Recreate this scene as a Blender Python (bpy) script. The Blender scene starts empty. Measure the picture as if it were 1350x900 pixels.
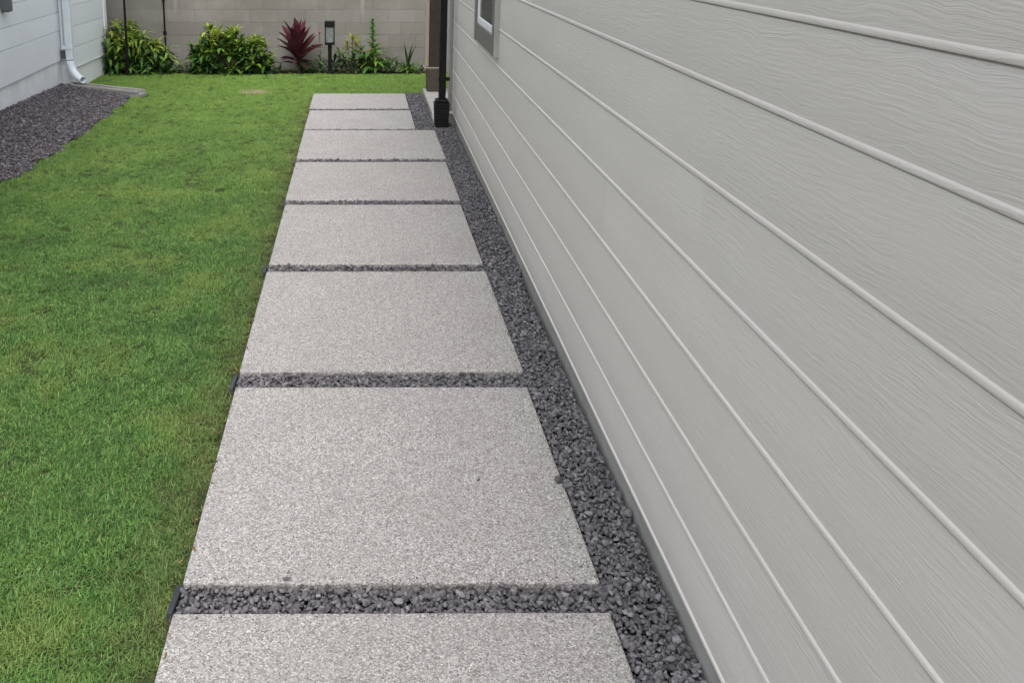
import bpy, bmesh, math, random
import numpy as np
from mathutils import Vector, Matrix, Euler, noise as mnoise
random.seed(7)
rng = np.random.default_rng(11)
R = math.radians
S = bpy.context.scene
COL = S.collection

# ------------------------------------------------------------------ camera
cd = bpy.data.cameras.new("camera")
cd.sensor_width = 36.0
cd.lens = 36.0 * 1248.0 / 1350.0
cd.shift_x = (675.0 - 478.0) / 1350.0
cd.shift_y = -(450.0 - 224.16) / 1350.0
cd.clip_start = 0.05
cd.clip_end = 2000
cam = bpy.data.objects.new("camera", cd)
COL.objects.link(cam)
cam.location = (0, 0, 1.61)
cam.rotation_euler = (R(76), 0, 0)
S.camera = cam

# ------------------------------------------------------------------ sky, sun, exposure
SUN_EL, SUN_AZ = R(60), R(182)          # azimuth clockwise from +Y: behind the camera
world = bpy.data.worlds.new("World")
S.world = world
world.use_nodes = True
wn, wl = world.node_tree.nodes, world.node_tree.links
bg = wn["Background"]
sky = wn.new("ShaderNodeTexSky")
sky.sky_type = 'NISHITA'
sky.sun_disc = False
sky.sun_elevation = SUN_EL
sky.sun_rotation = SUN_AZ
sky.dust_density = 4.0
sky.air_density = 1.0
sky.ozone_density = 1.0
hs = wn.new("ShaderNodeHueSaturation")    # overcast: the whole sky is a pale grey
hs.inputs["Saturation"].default_value = 0.30
wl.new(sky.outputs[0], hs.inputs["Color"])
wl.new(hs.outputs[0], bg.inputs["Color"])
bg.inputs["Strength"].default_value = 0.15
sl = bpy.data.lights.new("sun", 'SUN')
sl.energy = 0.6
sl.angle = R(50)
sl.color = (1.0, 0.97, 0.93)
sun = bpy.data.objects.new("sun", sl)
COL.objects.link(sun)
sd = Vector((math.sin(SUN_AZ) * math.cos(SUN_EL), math.cos(SUN_AZ) * math.cos(SUN_EL), math.sin(SUN_EL)))
sun.rotation_euler = sd.to_track_quat('Z', 'Y').to_euler()
sun.location = (0, 0, 20)
S.view_settings.view_transform = 'Standard'
S.view_settings.look = 'None'
S.view_settings.gamma = 1.0
S.view_settings.use_curve_mapping = False
S.view_settings.exposure = 1.0

# ------------------------------------------------------------------ material helpers
class NT:
    def __init__(self, name, rough=0.8, spec=0.3):
        self.m = bpy.data.materials.new(name)
        self.m.use_nodes = True
        self.t = self.m.node_tree
        self.n, self.l = self.t.nodes, self.t.links
        self.p = self.n["Principled BSDF"]
        self.p.inputs["Roughness"].default_value = rough
        self.p.inputs["Specular IOR Level"].default_value = spec
    def new(self, typ, ins=None, **kw):
        nd = self.n.new(typ)
        for k, v in kw.items():
            setattr(nd, k, v)
        for k, v in (ins or {}).items():
            self.put(nd.inputs[k], v)
        return nd
    def put(self, sock, v):
        if hasattr(v, "is_output") or isinstance(v, bpy.types.NodeSocket):
            self.l.new(v, sock)
        else:
            if sock.type == 'RGBA' and len(v) == 3:
                v = (*v, 1)
            sock.default_value = v
    def math(self, op, a, b=0.0, clamp=False):
        nd = self.new("ShaderNodeMath", operation=op, use_clamp=clamp)
        self.put(nd.inputs[0], a); self.put(nd.inputs[1], b)
        return nd.outputs[0]
    def mix(self, f, a, b, blend='MIX'):
        nd = self.new("ShaderNodeMix", data_type='RGBA', blend_type=blend)
        self.put(nd.inputs[0], f); self.put(nd.inputs[6], a); self.put(nd.inputs[7], b)
        return nd.outputs[2]
    def ramp(self, f, stops, interp='LINEAR'):
        nd = self.new("ShaderNodeValToRGB")
        cr = nd.color_ramp; cr.interpolation = interp
        while len(cr.elements) < len(stops):
            cr.elements.new(0.5)
        for e, (p, c) in zip(cr.elements, stops):
            e.position = p
            e.color = (*c, 1) if len(c) == 3 else c
        self.put(nd.inputs[0], f)
        return nd.outputs[0]
    def mapr(self, v, a, b, c=0.0, d=1.0):
        nd = self.new("ShaderNodeMapRange")
        for i, x in enumerate((v, a, b, c, d)):
            self.put(nd.inputs[i], x)
        return nd.outputs[0]
    def noise(self, vec, scale, detail=3.0, rough=0.55, dist=0.0):
        nd = self.new("ShaderNodeTexNoise", {"Scale": scale, "Detail": detail, "Roughness": rough, "Distortion": dist})
        if vec is not None:
            self.l.new(vec, nd.inputs["Vector"])
        return nd
    def scaled(self, vec, s, off=None):
        nd = self.new("ShaderNodeVectorMath", operation='MULTIPLY')
        self.l.new(vec, nd.inputs[0]); nd.inputs[1].default_value = s
        out = nd.outputs[0]
        if off is not None:
            ad = self.new("ShaderNodeVectorMath", operation='ADD')
            self.l.new(out, ad.inputs[0]); self.l.new(off, ad.inputs[1])
            out = ad.outputs[0]
        return out
    def objco(self):
        return self.new("ShaderNodeTexCoord").outputs["Object"]
    def pos(self):
        return self.new("ShaderNodeNewGeometry").outputs["Position"]
    def rnd(self):
        return self.new("ShaderNodeObjectInfo").outputs["Random"]
    def bump(self, h, strength, dist):
        nd = self.new("ShaderNodeBump", {"Strength": strength, "Distance": dist})
        self.l.new(h, nd.inputs["Height"])
        self.l.new(nd.outputs[0], self.p.inputs["Normal"])
    def col(self, c):
        self.put(self.p.inputs["Base Color"], c)

def simple(name, c, rough=0.6, spec=0.3, var=0.12, scale=9.0, metallic=0.0, bump=0.0, bscale=120.0):
    k = NT(name, rough, spec)
    co = k.pos()
    n = k.noise(co, scale, 4)
    f = k.mapr(n.outputs["Fac"], 0.3, 0.7)
    k.col(k.mix(f, tuple(x * (1 - var) for x in c), tuple(min(1, x * (1 + var)) for x in c)))
    k.p.inputs["Metallic"].default_value = metallic
    if bump:
        nb = k.noise(co, bscale, 3)
        k.bump(nb.outputs["Fac"], bump, 0.003)
    return k.m

M = {}

def siding_mat(name, c, grain=1.0):
    k = NT(name, 0.5, 0.3)
    co = k.objco()
    off = k.new("ShaderNodeCombineXYZ")
    r = k.rnd()
    k.l.new(k.math('MULTIPLY', r, 37.0), off.inputs[0])
    k.l.new(k.math('MULTIPLY', r, 91.0), off.inputs[1])
    k.l.new(k.math('MULTIPLY', r, 53.0), off.inputs[2])
    # embossed cedar grain: stretched noise bent by a slower one
    slow = k.noise(k.scaled(co, (1, 3.2, 9.0), off.outputs[0]), 1.0, 3)
    bend = k.math('MULTIPLY', k.math('SUBTRACT', slow.outputs["Fac"], 0.5), 0.055)
    sep = k.new("ShaderNodeSeparateXYZ"); k.l.new(co, sep.inputs[0])
    z2 = k.math('ADD', sep.outputs[2], bend)
    v = k.new("ShaderNodeCombineXYZ")
    k.l.new(sep.outputs[0], v.inputs[0]); k.l.new(sep.outputs[1], v.inputs[1]); k.l.new(z2, v.inputs[2])
    g = k.noise(k.scaled(v.outputs[0], (1, 7.0, 205.0), off.outputs[0]), 1.0, 4, 0.6)
    fine = k.noise(k.scaled(v.outputs[0], (1, 34.0, 420.0), off.outputs[0]), 1.0, 2)
    patch = k.noise(k.scaled(co, (1, 2.2, 5.0), off.outputs[0]), 1.0, 2)
    amt = k.mapr(patch.outputs["Fac"], 0.3, 0.6, 0.45, 1.0)
    h = k.math('MULTIPLY', k.math('ADD', g.outputs["Fac"], k.math('MULTIPLY', fine.outputs["Fac"], 0.22)), amt)
    k.bump(h, 0.75 * grain, 0.0022)
    # faint tone change from board to board, dust
    base = k.mix(r, tuple(x * 0.965 for x in c), tuple(x * 1.03 for x in c))
    dn = k.noise(k.scaled(co, (1, 1.3, 3.0), off.outputs[0]), 1.0, 5)
    f = k.mapr(dn.outputs["Fac"], 0.35, 0.7)
    k.col(k.mix(f, base, k.mix(0.5, base, (c[0] * 0.93, c[1] * 0.92, c[2] * 0.89))))
    return k.m
M['siding'] = siding_mat("greige siding paint", (0.612, 0.587, 0.556))
M['siding_left'] = siding_mat("pale grey siding paint", (0.81, 0.84, 0.885), 0.3)
M['foundation'] = simple("painted concrete foundation", (0.34, 0.335, 0.32), 0.85, 0.2, 0.14, 5, bump=0.3)
M['foundation_left'] = simple("pale painted concrete skirt", (0.76, 0.775, 0.785), 0.85, 0.2, 0.08, 4, bump=0.2)
M['casing'] = simple("taupe trim paint", (0.15, 0.147, 0.136), 0.5, 0.3, 0.06)
M['casing_edge'] = simple("grey trim and lit casing edge", (0.33, 0.325, 0.31), 0.5, 0.3, 0.06)  # corner board's own grey; also the light painted on the casing edge
M['vinyl'] = simple("white vinyl", (0.78, 0.79, 0.82), 0.35, 0.4, 0.03)
M['black'] = simple("black coated metal", (0.006, 0.006, 0.007), 0.5, 0.2, 0.3)
M['black_plastic'] = simple("black plastic", (0.007, 0.007, 0.008), 0.55, 0.2, 0.3)
M['edging'] = simple("dark grey plastic edging", (0.038, 0.043, 0.05), 0.55, 0.35, 0.3)
M['white_pipe'] = simple("white coated metal", (0.66, 0.72, 0.78), 0.35, 0.4, 0.05)
M['brown'] = simple("dark brown stain", (0.048, 0.036, 0.030), 0.6, 0.3, 0.2, 14)
M['brown_base'] = simple("brown painted plinth", (0.075, 0.060, 0.050), 0.6, 0.3, 0.15, 14)
M['tan'] = simple("tan trim paint", (0.36, 0.31, 0.25), 0.6, 0.3, 0.08)
M['concrete'] = simple("plain concrete", (0.40, 0.385, 0.355), 0.9, 0.2, 0.12, 6, bump=0.35)
M['block_concrete'] = simple("damp grey concrete", (0.29, 0.285, 0.27), 0.9, 0.2, 0.15, 6, bump=0.35)
M['grey_box'] = simple("grey enamel", (0.11, 0.115, 0.12), 0.45, 0.4, 0.1)
M['roof'] = simple("dark roof shingle", (0.06, 0.058, 0.055), 0.9, 0.2, 0.2, 20)
M['soffit'] = simple("off white soffit paint", (0.6, 0.59, 0.56), 0.7, 0.3, 0.05)
M['soil'] = simple("dark garden soil", (0.055, 0.042, 0.03), 0.95, 0.1, 0.4, 30, bump=0.8, bscale=70)
M['stem'] = simple("woody stem", (0.13, 0.09, 0.055), 0.8, 0.2, 0.25, 30)
M['bed_base'] = simple("dark gravel grit", (0.030, 0.028, 0.031), 0.95, 0.15, 0.5, 150, bump=0.9, bscale=180)

def glass_mat():
    k = NT("dark window glass", 0.06, 0.08)
    k.col((0.016, 0.018, 0.024))
    k.p.inputs["IOR"].default_value = 1.2
    n = k.noise(k.pos(), 1.2, 1)
    k.bump(n.outputs["Fac"], 0.03, 0.02)
    return k.m
M['glass'] = glass_mat()

def frosted():
    k = NT("clouded lamp glass", 0.25, 0.5)
    n = k.noise(k.pos(), 30, 3)
    k.col(k.mix(n.outputs["Fac"], (0.55, 0.59, 0.60), (0.68, 0.72, 0.73)))
    k.p.inputs["Transmission Weight"].default_value = 0.85
    k.p.inputs["Roughness"].default_value = 0.12
    return k.m
M['lamp_glass'] = frosted()
M['reflector'] = simple("white lamp cone", (0.75, 0.76, 0.76), 0.4, 0.4, 0.03)

def paver_mat():
    k = NT("exposed aggregate concrete", 0.78, 0.25)
    co = k.objco()
    r = k.rnd()
    off = k.new("ShaderNodeCombineXYZ")
    k.l.new(k.math('MULTIPLY', r, 19.0), off.inputs[0]); k.l.new(k.math('MULTIPLY', r, 47.0), off.inputs[1])
    v = k.scaled(co, (1, 1, 1), off.outputs[0])
    vo = k.new("ShaderNodeTexVoronoi", {"Scale": 245.0, "Randomness": 1.0}); k.l.new(v, vo.inputs["Vector"])
    sp = k.new("ShaderNodeSeparateColor"); k.l.new(vo.outputs["Color"], sp.inputs[0])
    grain = k.ramp(sp.outputs[0], [(0.0, (0.10, 0.096, 0.094)), (0.10, (0.20, 0.191, 0.185)), (0.27, (0.315, 0.303, 0.295)), (0.50, (0.43, 0.42, 0.41)), (0.74, (0.56, 0.553, 0.545)), (0.92, (0.74, 0.73, 0.715))], 'CONSTANT')
    tint = k.mix(k.math('MULTIPLY', sp.outputs[1], 0.24), grain, (0.37, 0.325, 0.28))
    edge = k.new("ShaderNodeTexVoronoi", {"Scale": 245.0, "Randomness": 1.0}, feature='DISTANCE_TO_EDGE'); k.l.new(v, edge.inputs["Vector"])
    ef = k.mapr(edge.outputs["Distance"], 0.0, 0.16, 0.75, 0.0)
    c = k.mix(ef, tint, (0.32, 0.31, 0.30))
    n1 = k.noise(v, 3.2, 5, 0.6)
    c = k.mix(k.mapr(n1.outputs["Fac"], 0.4, 0.72, 0.0, 0.30), c, (0.28, 0.262, 0.255))
    n2 = k.noise(v, 38, 3, 0.6)
    c = k.mix(k.mapr(n2.outputs["Fac"], 0.60, 0.74, 0.0, 0.35), c, (0.24, 0.225, 0.22))
    vs = k.new("ShaderNodeTexVoronoi", {"Scale": 5.0}); k.l.new(v, vs.inputs["Vector"])
    c = k.mix(k.mapr(vs.outputs["Distance"], 0.0, 0.03, 0.6, 0.0), c, (0.10, 0.09, 0.085))
    n5 = k.noise(v, 1.3, 4, 0.65)
    c = k.mix(k.mapr(n5.outputs["Fac"], 0.52, 0.66, 0.0, 0.16), c, (0.22, 0.205, 0.19))
    c = k.mix(k.mapr(r, 0.0, 1.0, 0.0, 0.10), c, (0.30, 0.28, 0.26))
    k.col(c)
    hgt = k.math('ADD', k.math('MULTIPLY', sp.outputs[2], 0.5), k.mapr(edge.outputs["Distance"], 0.0, 0.3))
    k.bump(hgt, 0.45, 0.0016)
    return k.m
M['paver'] = paver_mat()

def rock_mat(name, a, b, c):
    k = NT(name, 0.72, 0.35)
    at = k.new("ShaderNodeAttribute", attribute_name="tone")
    col = k.ramp(at.outputs["Fac"], [(0.0, a), (0.55, b), (1.0, c)])
    n = k.noise(k.pos(), 160, 3)
    k.col(k.mix(k.mapr(n.outputs["Fac"], 0.35, 0.7, 0.0, 0.5), col, tuple(x * 0.6 for x in a)))
    n3 = k.noise(k.pos(), 420, 2)
    k.bump(n3.outputs["Fac"], 0.35, 0.0015)
    return k.m
M['rock'] = rock_mat("crushed basalt", (0.088, 0.085, 0.093), (0.176, 0.171, 0.184), (0.30, 0.292, 0.31))
M['rock_warm'] = rock_mat("brownish crushed lava", (0.065, 0.058, 0.065), (0.140, 0.126, 0.136), (0.32, 0.295, 0.31))

def stone_mat():
    # single stones: tone from the object's own random number
    k = NT("loose basalt stone", 0.72, 0.35)
    col = k.ramp(k.rnd(), [(0.0, (0.088, 0.085, 0.093)), (0.55, (0.176, 0.171, 0.184)), (1.0, (0.30, 0.292, 0.31))])
    n = k.noise(k.pos(), 160, 3)
    k.col(k.mix(k.mapr(n.outputs["Fac"], 0.35, 0.7, 0.0, 0.5), col, (0.036, 0.035, 0.04)))
    n3 = k.noise(k.pos(), 420, 2)
    k.bump(n3.outputs["Fac"], 0.35, 0.0015)
    return k.m
M['stone'] = stone_mat()

def block_mat():
    k = NT("weathered concrete block", 0.92, 0.15)
    r = k.rnd()
    co = k.pos()
    base = k.ramp(r, [(0.0, (0.222, 0.214, 0.192)), (0.35, (0.235, 0.226, 0.204)), (0.7, (0.255, 0.246, 0.224)), (1.0, (0.272, 0.262, 0.24))])
    n = k.noise(co, 1.1, 5, 0.6)
    c = k.mix(k.mapr(n.outputs["Fac"], 0.40, 0.64, 0.0, 0.6), base, (0.165, 0.155, 0.138))
    nb = k.noise(co, 4.5, 5, 0.65)
    c = k.mix(k.mapr(nb.outputs["Fac"], 0.5, 0.72, 0.0, 0.4), c, (0.31, 0.30, 0.275))
    n2 = k.noise(co, 60, 3, 0.7)
    c = k.mix(k.mapr(n2.outputs["Fac"], 0.45, 0.75, 0.0, 0.35), c, (0.17, 0.165, 0.15))
    # pale runs of lime down the face
    st = k.noise(k.scaled(co, (7.0, 1.0, 0.5)), 1.0, 3, 0.5)
    c = k.mix(k.mapr(st.outputs["Fac"], 0.64, 0.75, 0.0, 0.45), c, (0.42, 0.41, 0.39))
    k.col(c)
    k.bump(n2.outputs["Fac"], 0.5, 0.003)
    return k.m
M['block'] = block_mat()
M['mortar'] = simple("grey mortar", (0.20, 0.192, 0.172), 0.95, 0.1, 0.12, 8, bump=0.4)

def leaf_mat(name, a, b, rough=0.42, trans=0.38, rib=None):
    k = NT(name, rough, 0.35)
    at = k.new("ShaderNodeAttribute", attribute_name="tone")
    f = k.math('FRACT', k.math('ADD', k.math('MULTIPLY', k.rnd(), 0.93), at.outputs["Fac"]))
    n = k.noise(k.pos(), 26, 2)
    c = k.mix(f, a, b)
    c = k.mix(k.mapr(n.outputs["Fac"], 0.35, 0.7, 0.0, 0.3), c, tuple(x * 0.62 for x in a))
    k.col(c)
    tr = k.new("ShaderNodeBsdfTranslucent"); k.l.new(c, tr.inputs[0])
    mx = k.new("ShaderNodeMixShader"); mx.inputs[0].default_value = trans
    k.l.new(k.p.outputs[0], mx.inputs[1]); k.l.new(tr.outputs[0], mx.inputs[2])
    k.l.new(mx.outputs[0], k.n["Material Output"].inputs[0])
    return k.m
M['leaf_green'] = leaf_mat("glossy green leaf", (0.06, 0.17, 0.03), (0.16, 0.31, 0.05))
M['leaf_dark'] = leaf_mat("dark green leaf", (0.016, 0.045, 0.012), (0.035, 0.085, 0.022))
M['leaf_lime'] = leaf_mat("yellow green leaf", (0.23, 0.36, 0.05), (0.44, 0.50, 0.10))
M['leaf_yellow'] = leaf_mat("yellow croton leaf", (0.36, 0.30, 0.035), (0.20, 0.24, 0.04))
M['leaf_red'] = leaf_mat("burgundy leaf", (0.055, 0.016, 0.022), (0.15, 0.036, 0.050), 0.35, 0.18)
M['leaf_pink'] = leaf_mat("magenta leaf", (0.30, 0.05, 0.12), (0.42, 0.10, 0.18), 0.4, 0.25)
M['petal'] = leaf_mat("salmon petal", (0.50, 0.18, 0.16), (0.58, 0.28, 0.24), 0.5, 0.3)

def grass_mat():
    k = NT("lawn blade", 0.48, 0.35)
    pos = k.pos()
    at = k.new("ShaderNodeAttribute", attribute_name="tone")
    sep0 = k.new("ShaderNodeSeparateXYZ"); k.l.new(pos, sep0.inputs[0])
    n1 = k.noise(pos, 1.9, 5, 0.62)
    n2 = k.noise(pos, 9.0, 3, 0.6)
    c = k.mix(at.outputs["Fac"], (0.030, 0.100, 0.021), (0.190, 0.365, 0.084))
    c = k.mix(k.mapr(n1.outputs["Fac"], 0.50, 0.66, 0.0, 0.45), c, (0.26, 0.31, 0.08))
    c = k.mix(k.mapr(n1.outputs["Fac"], 0.46, 0.30, 0.0, 0.65), c, (0.045, 0.115, 0.030))
    c = k.mix(k.mapr(n2.outputs["Fac"], 0.58, 0.78, 0.0, 0.35), c, (0.24, 0.23, 0.09))
    far_light = k.math('ADD', sep0.outputs[1], k.math('MULTIPLY', k.math('SUBTRACT', n1.outputs["Fac"], 0.5), 5.0))
    c = k.mix(k.mapr(far_light, 4.5, 9.5, 0.0, 0.65), c, (0.27, 0.43, 0.085))  # brighter daylight on the far lawn, painted into the blade colour
    # odd dry blades
    dry = k.math('GREATER_THAN', k.math('FRACT', k.math('MULTIPLY', at.outputs["Fac"], 7.31)), 0.94)
    c = k.mix(k.math('MULTIPLY', dry, 0.7), c, (0.28, 0.27, 0.10))
    sep = k.new("ShaderNodeSeparateXYZ"); k.l.new(pos, sep.inputs[0])
    # worn turf along the path, and one bare straw coloured spot
    ed = k.mapr(k.math('ADD', sep.outputs[0], k.math('MULTIPLY', k.math('SUBTRACT', n2.outputs["Fac"], 0.5), 0.35)), -0.68, -0.50)
    ed = k.math('MULTIPLY', ed, k.mapr(sep.outputs[1], 9.6, 9.3))
    c = k.mix(k.math('MULTIPLY', ed, 0.32), c, (0.17, 0.14, 0.06))
    dv = k.new("ShaderNodeVectorMath", operation='DISTANCE'); k.l.new(pos, dv.inputs[0]); dv.inputs[1].default_value = (-1.157, 10.0, 0.0)
    sp = k.mapr(k.math('ADD', dv.outputs["Value"], k.math('MULTIPLY', k.math('SUBTRACT', n2.outputs["Fac"], 0.5), 0.25)), 0.20, 0.08)
    c = k.mix(k.math('MULTIPLY', sp, 0.8), c, (0.55, 0.48, 0.30))
    k.col(c)
    tr = k.new("ShaderNodeBsdfTranslucent"); k.l.new(c, tr.inputs[0])
    mx = k.new("ShaderNodeMixShader"); mx.inputs[0].default_value = 0.22
    k.l.new(k.p.outputs[0], mx.inputs[1]); k.l.new(tr.outputs[0], mx.inputs[2])
    k.l.new(mx.outputs[0], k.n["Material Output"].inputs[0])
    return k.m
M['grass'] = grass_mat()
M['thatch'] = simple("turf thatch", (0.045, 0.060, 0.022), 0.95, 0.1, 0.45, 40, bump=0.8, bscale=90)
M['ground'] = simple("bare earth", (0.10, 0.085, 0.06), 0.95, 0.1, 0.3, 2, bump=0.5, bscale=30)

# ------------------------------------------------------------------ object helpers
def mesh_obj(name, bm, mat, parent=None, loc=(0, 0, 0), rot=(0, 0, 0), smooth=False):
    me = bpy.data.meshes.new(name)
    bm.normal_update()
    bm.to_mesh(me); bm.free()
    if smooth:
        me.polygons.foreach_set("use_smooth", [True] * len(me.polygons))
    if isinstance(mat, (list, tuple)):
        for q in mat: me.materials.append(q)
    else:
        me.materials.append(mat)
    return inst(name, me, parent, loc, rot)

def inst(name, me, parent=None, loc=(0, 0, 0), rot=(0, 0, 0), mtx=None):
    o = bpy.data.objects.new(name, me)
    COL.objects.link(o)
    if parent is not None: o.parent = parent
    if mtx is not None:
        o.matrix_basis = mtx
    else:
        o.location = loc; o.rotation_euler = rot
    return o

def np_mesh(name, V, F, mat, parent=None, tone=None, smooth=False):
    me = bpy.data.meshes.new(name)
    V = np.asarray(V, dtype=np.float32); F = np.asarray(F, dtype=np.int32)
    me.vertices.add(len(V)); me.vertices.foreach_set("co", V.ravel())
    k = F.shape[1]
    me.loops.add(F.size); me.loops.foreach_set("vertex_index", F.ravel())
    me.polygons.add(len(F)); me.polygons.foreach_set("loop_start", np.arange(0, F.size, k, dtype=np.int32))
    me.update(calc_edges=True)
    if tone is not None:
        a = me.attributes.new("tone", 'FLOAT', 'POINT'); a.data.foreach_set("value", np.asarray(tone, dtype=np.float32))
    if smooth:
        me.polygons.foreach_set("use_smooth", [True] * len(me.polygons))
    me.materials.append(mat)
    return inst(name, me, parent)

def empty(name, loc=(0, 0, 0), rz=0.0):
    o = bpy.data.objects.new(name, None); COL.objects.link(o)
    o.empty_display_size = 0.1
    o.location = loc; o.rotation_euler = (0, 0, rz)
    return o

def tag(o, label=None, cat=None, group=None, kind=None):
    if label: o["label"] = label
    if cat: o["category"] = cat
    if group: o["group"] = group
    if kind: o["kind"] = kind
    return o

def box(bm, x0, x1, y0, y1, z0, z1, bev=0.0, seg=1):
    g = bmesh.ops.create_cube(bm, size=1.0)
    vs = g['verts']
    for v in vs:
        v.co = Vector((x0 + (v.co.x + .5) * (x1 - x0), y0 + (v.co.y + .5) * (y1 - y0), z0 + (v.co.z + .5) * (z1 - z0)))
    if bev > 0:
        es = list({e for v in vs for e in v.link_edges})
        bmesh.ops.bevel(bm, geom=es, offset=bev, segments=seg, profile=0.5, affect='EDGES')
    return bm

def boxobj(name, dims, mat, parent=None, bev=0.0, seg=1):
    bm = bmesh.new(); box(bm, *dims, bev=bev, seg=seg)
    return mesh_obj(name, bm, mat, parent)

def tube(bm, pts, rads, n=10, cap=True, squash=(1, 1)):
    pts = [Vector(p) for p in pts]
    if not isinstance(rads, (list, tuple)): rads = [rads] * len(pts)
    rings = []
    up = None
    for i, p in enumerate(pts):
        d = (pts[min(i + 1, len(pts) - 1)] - pts[max(i - 1, 0)]).normalized()
        if up is None:
            up = Vector((0, 1, 0)) if abs(d.y) < 0.9 else Vector((1, 0, 0))
        a = d.cross(up).normalized(); b = a.cross(d).normalized(); up = b
        rings.append([bm.verts.new(p + (a * math.cos(2 * math.pi * q / n) * squash[0] + b * math.sin(2 * math.pi * q / n) * squash[1]) * rads[i]) for q in range(n)])
    for r0, r1 in zip(rings, rings[1:]):
        for q in range(n):
            bm.faces.new((r0[q], r0[(q + 1) % n], r1[(q + 1) % n], r1[q]))
    if cap:
        bm.faces.new(rings[0][::-1]); bm.faces.new(rings[-1])
    bmesh.ops.recalc_face_normals(bm, faces=bm.faces[:])
    return bm

# ------------------------------------------------------------------ ground
g = boxobj("ground", (-150, 150, -120, 180, -0.5, -0.16), M['ground']); tag(g, kind='structure')

# ------------------------------------------------------------------ right house
def siding_profile(h, bead=0.0115, bulge=0.0023, lap=0.006):
    # (outward, height) from the hidden underside up the face to the lap
    pts = [(-0.008, 0.0012), (0.0005, 0.0)]
    n = 8
    for i in range(1, n):
        a = math.pi * i / n
        pts.append((bulge * math.sin(a) ** 0.8, bead * 0.5 * (1 - math.cos(a))))
    pts += [(-0.0004, bead + 0.0004), (-0.0018, bead + 0.0018), (-0.0012, bead + 0.0050), (-0.0012, h * 0.5), (-0.0014, h - 0.0032), (-0.0072, h - 0.0012), (-0.0075, h + 0.006)]
    return pts

def siding_board(y0, y1, h, mat, parent, loc, side, bead=0.0115, bulge=0.0023):
    bm = bmesh.new()
    prof = siding_profile(h, bead, bulge) if bead > 0 else [(-0.011, 0.001), (0.001, 0.0), (0.0012, h * 0.5), (0.0006, h - 0.010), (-0.0105, h - 0.007), (-0.0105, h + 0.006)]
    L = y1 - y0
    ns = max(1, int(L / 0.6))
    prev = None
    for i in range(ns + 1):
        y = L * i / ns
        w = 0.0012 * math.sin((y0 + y) * 1.7 + h * 90) + 0.0006 * math.sin((y0 + y) * 5.1)
        ring = [bm.verts.new((side * (o + w * 0.5), y, z + w * 0.4)) for o, z in prof]
        if prev:
            for a in range(len(ring) - 1):
                f = bm.faces.new((prev[a], prev[a + 1], ring[a + 1], ring[a]))
        prev = ring
    bmesh.ops.recalc_face_normals(bm, faces=bm.faces[:])
    # make normals point outward
    if sum(f.normal.x for f in bm.faces) * side < 0:
        bmesh.ops.reverse_faces(bm, faces=bm.faces[:])
    o = mesh_obj("siding_board", bm, mat, parent, loc)
    me = o.data
    if bead > 0:
        me.polygons.foreach_set("use_smooth", [True] * len(me.polygons))
        me.set_sharp_from_angle(angle=R(40))
    return o

WALL_ROT = -math.atan(0.00466)
house = empty("house", (0.756, 0, 0), WALL_ROT)
tag(house, "greige house with beaded lap siding beside the paver path", "house")
rows = [0.065, 0.235, 0.44, 0.645, 0.859, 1.071, 1.287, 1.461, 1.67, 1.88, 2.09, 2.30, 2.51]
tops = rows[1:] + [2.72]
seams = {0: [2.07, 5.6], 1: [3.76, 6.9], 2: [1.1, 4.7], 3: [2.9, 6.1], 4: [2.06, 5.35], 5: [2.065, 5.72], 6: [3.3, 6.9], 7: [0.9, 4.5], 8: [2.4, 6.2], 9: [1.5, 5.0], 10: [3.1, 6.7], 11: [0.7, 4.3], 12: [2.2, 5.8]}
Y0, Y1 = -2.5, 8.32
for i, (z0, z1) in enumerate(zip(rows, tops)):
    ys = [Y0] + seams[i] + [Y1]
    for a, b in zip(ys, ys[1:]):
        siding_board(a, b - 0.0003, z1 - z0, M['siding'], house, (random.uniform(-.0002, .0002), a, z0), -1)
boxobj("wall_core", (0.0095, 6.0, Y0, Y1 + 0.02, 0.07, 2.74), M['siding'], house)
boxobj("foundation", (0.013, 5.99, Y0 + 0.01, Y1 + 0.012, -0.45, 0.066), M['foundation'], house, 0.004)
boxobj("corner_board", (-0.030, 0.05, Y1 + 0.0225, Y1 + 0.10, 0.07, 2.735), M['casing_edge'], house, 0.002)
# roof with an overhanging eave
bm = bmesh.new()
box(bm, -0.28, 6.3, Y0 - 0.4, Y1 + 0.4, 2.742, 2.76)
mesh_obj("soffit", bm, M['soffit'], house)
boxobj("fascia", (-0.305, -0.282, Y0 - 0.4, Y1 + 0.4, 2.70, 2.88), M['casing'], house)
bm = bmesh.new()
vs = [bm.verts.new(p) for p in [(-0.36, Y0 - .45, 2.882), (6.3, Y0 - .45, 3.9), (6.3, Y1 + .45, 3.9), (-0.36, Y1 + .45, 2.882), (-0.36, Y0 - .45, 2.91), (6.3, Y0 - .45, 3.93), (6.3, Y1 + .45, 3.93), (-0.36, Y1 + .45, 2.91)]]
for q in ((0, 1, 2, 3), (4, 5, 6, 7), (0, 1, 5, 4), (1, 2, 6, 5), (2, 3, 7, 6), (3, 0, 4, 7)):
    bm.faces.new([vs[a] for a in q])
bmesh.ops.recalc_face_normals(bm, faces=bm.faces[:])
mesh_obj("roof", bm, M['roof'], house)

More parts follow.
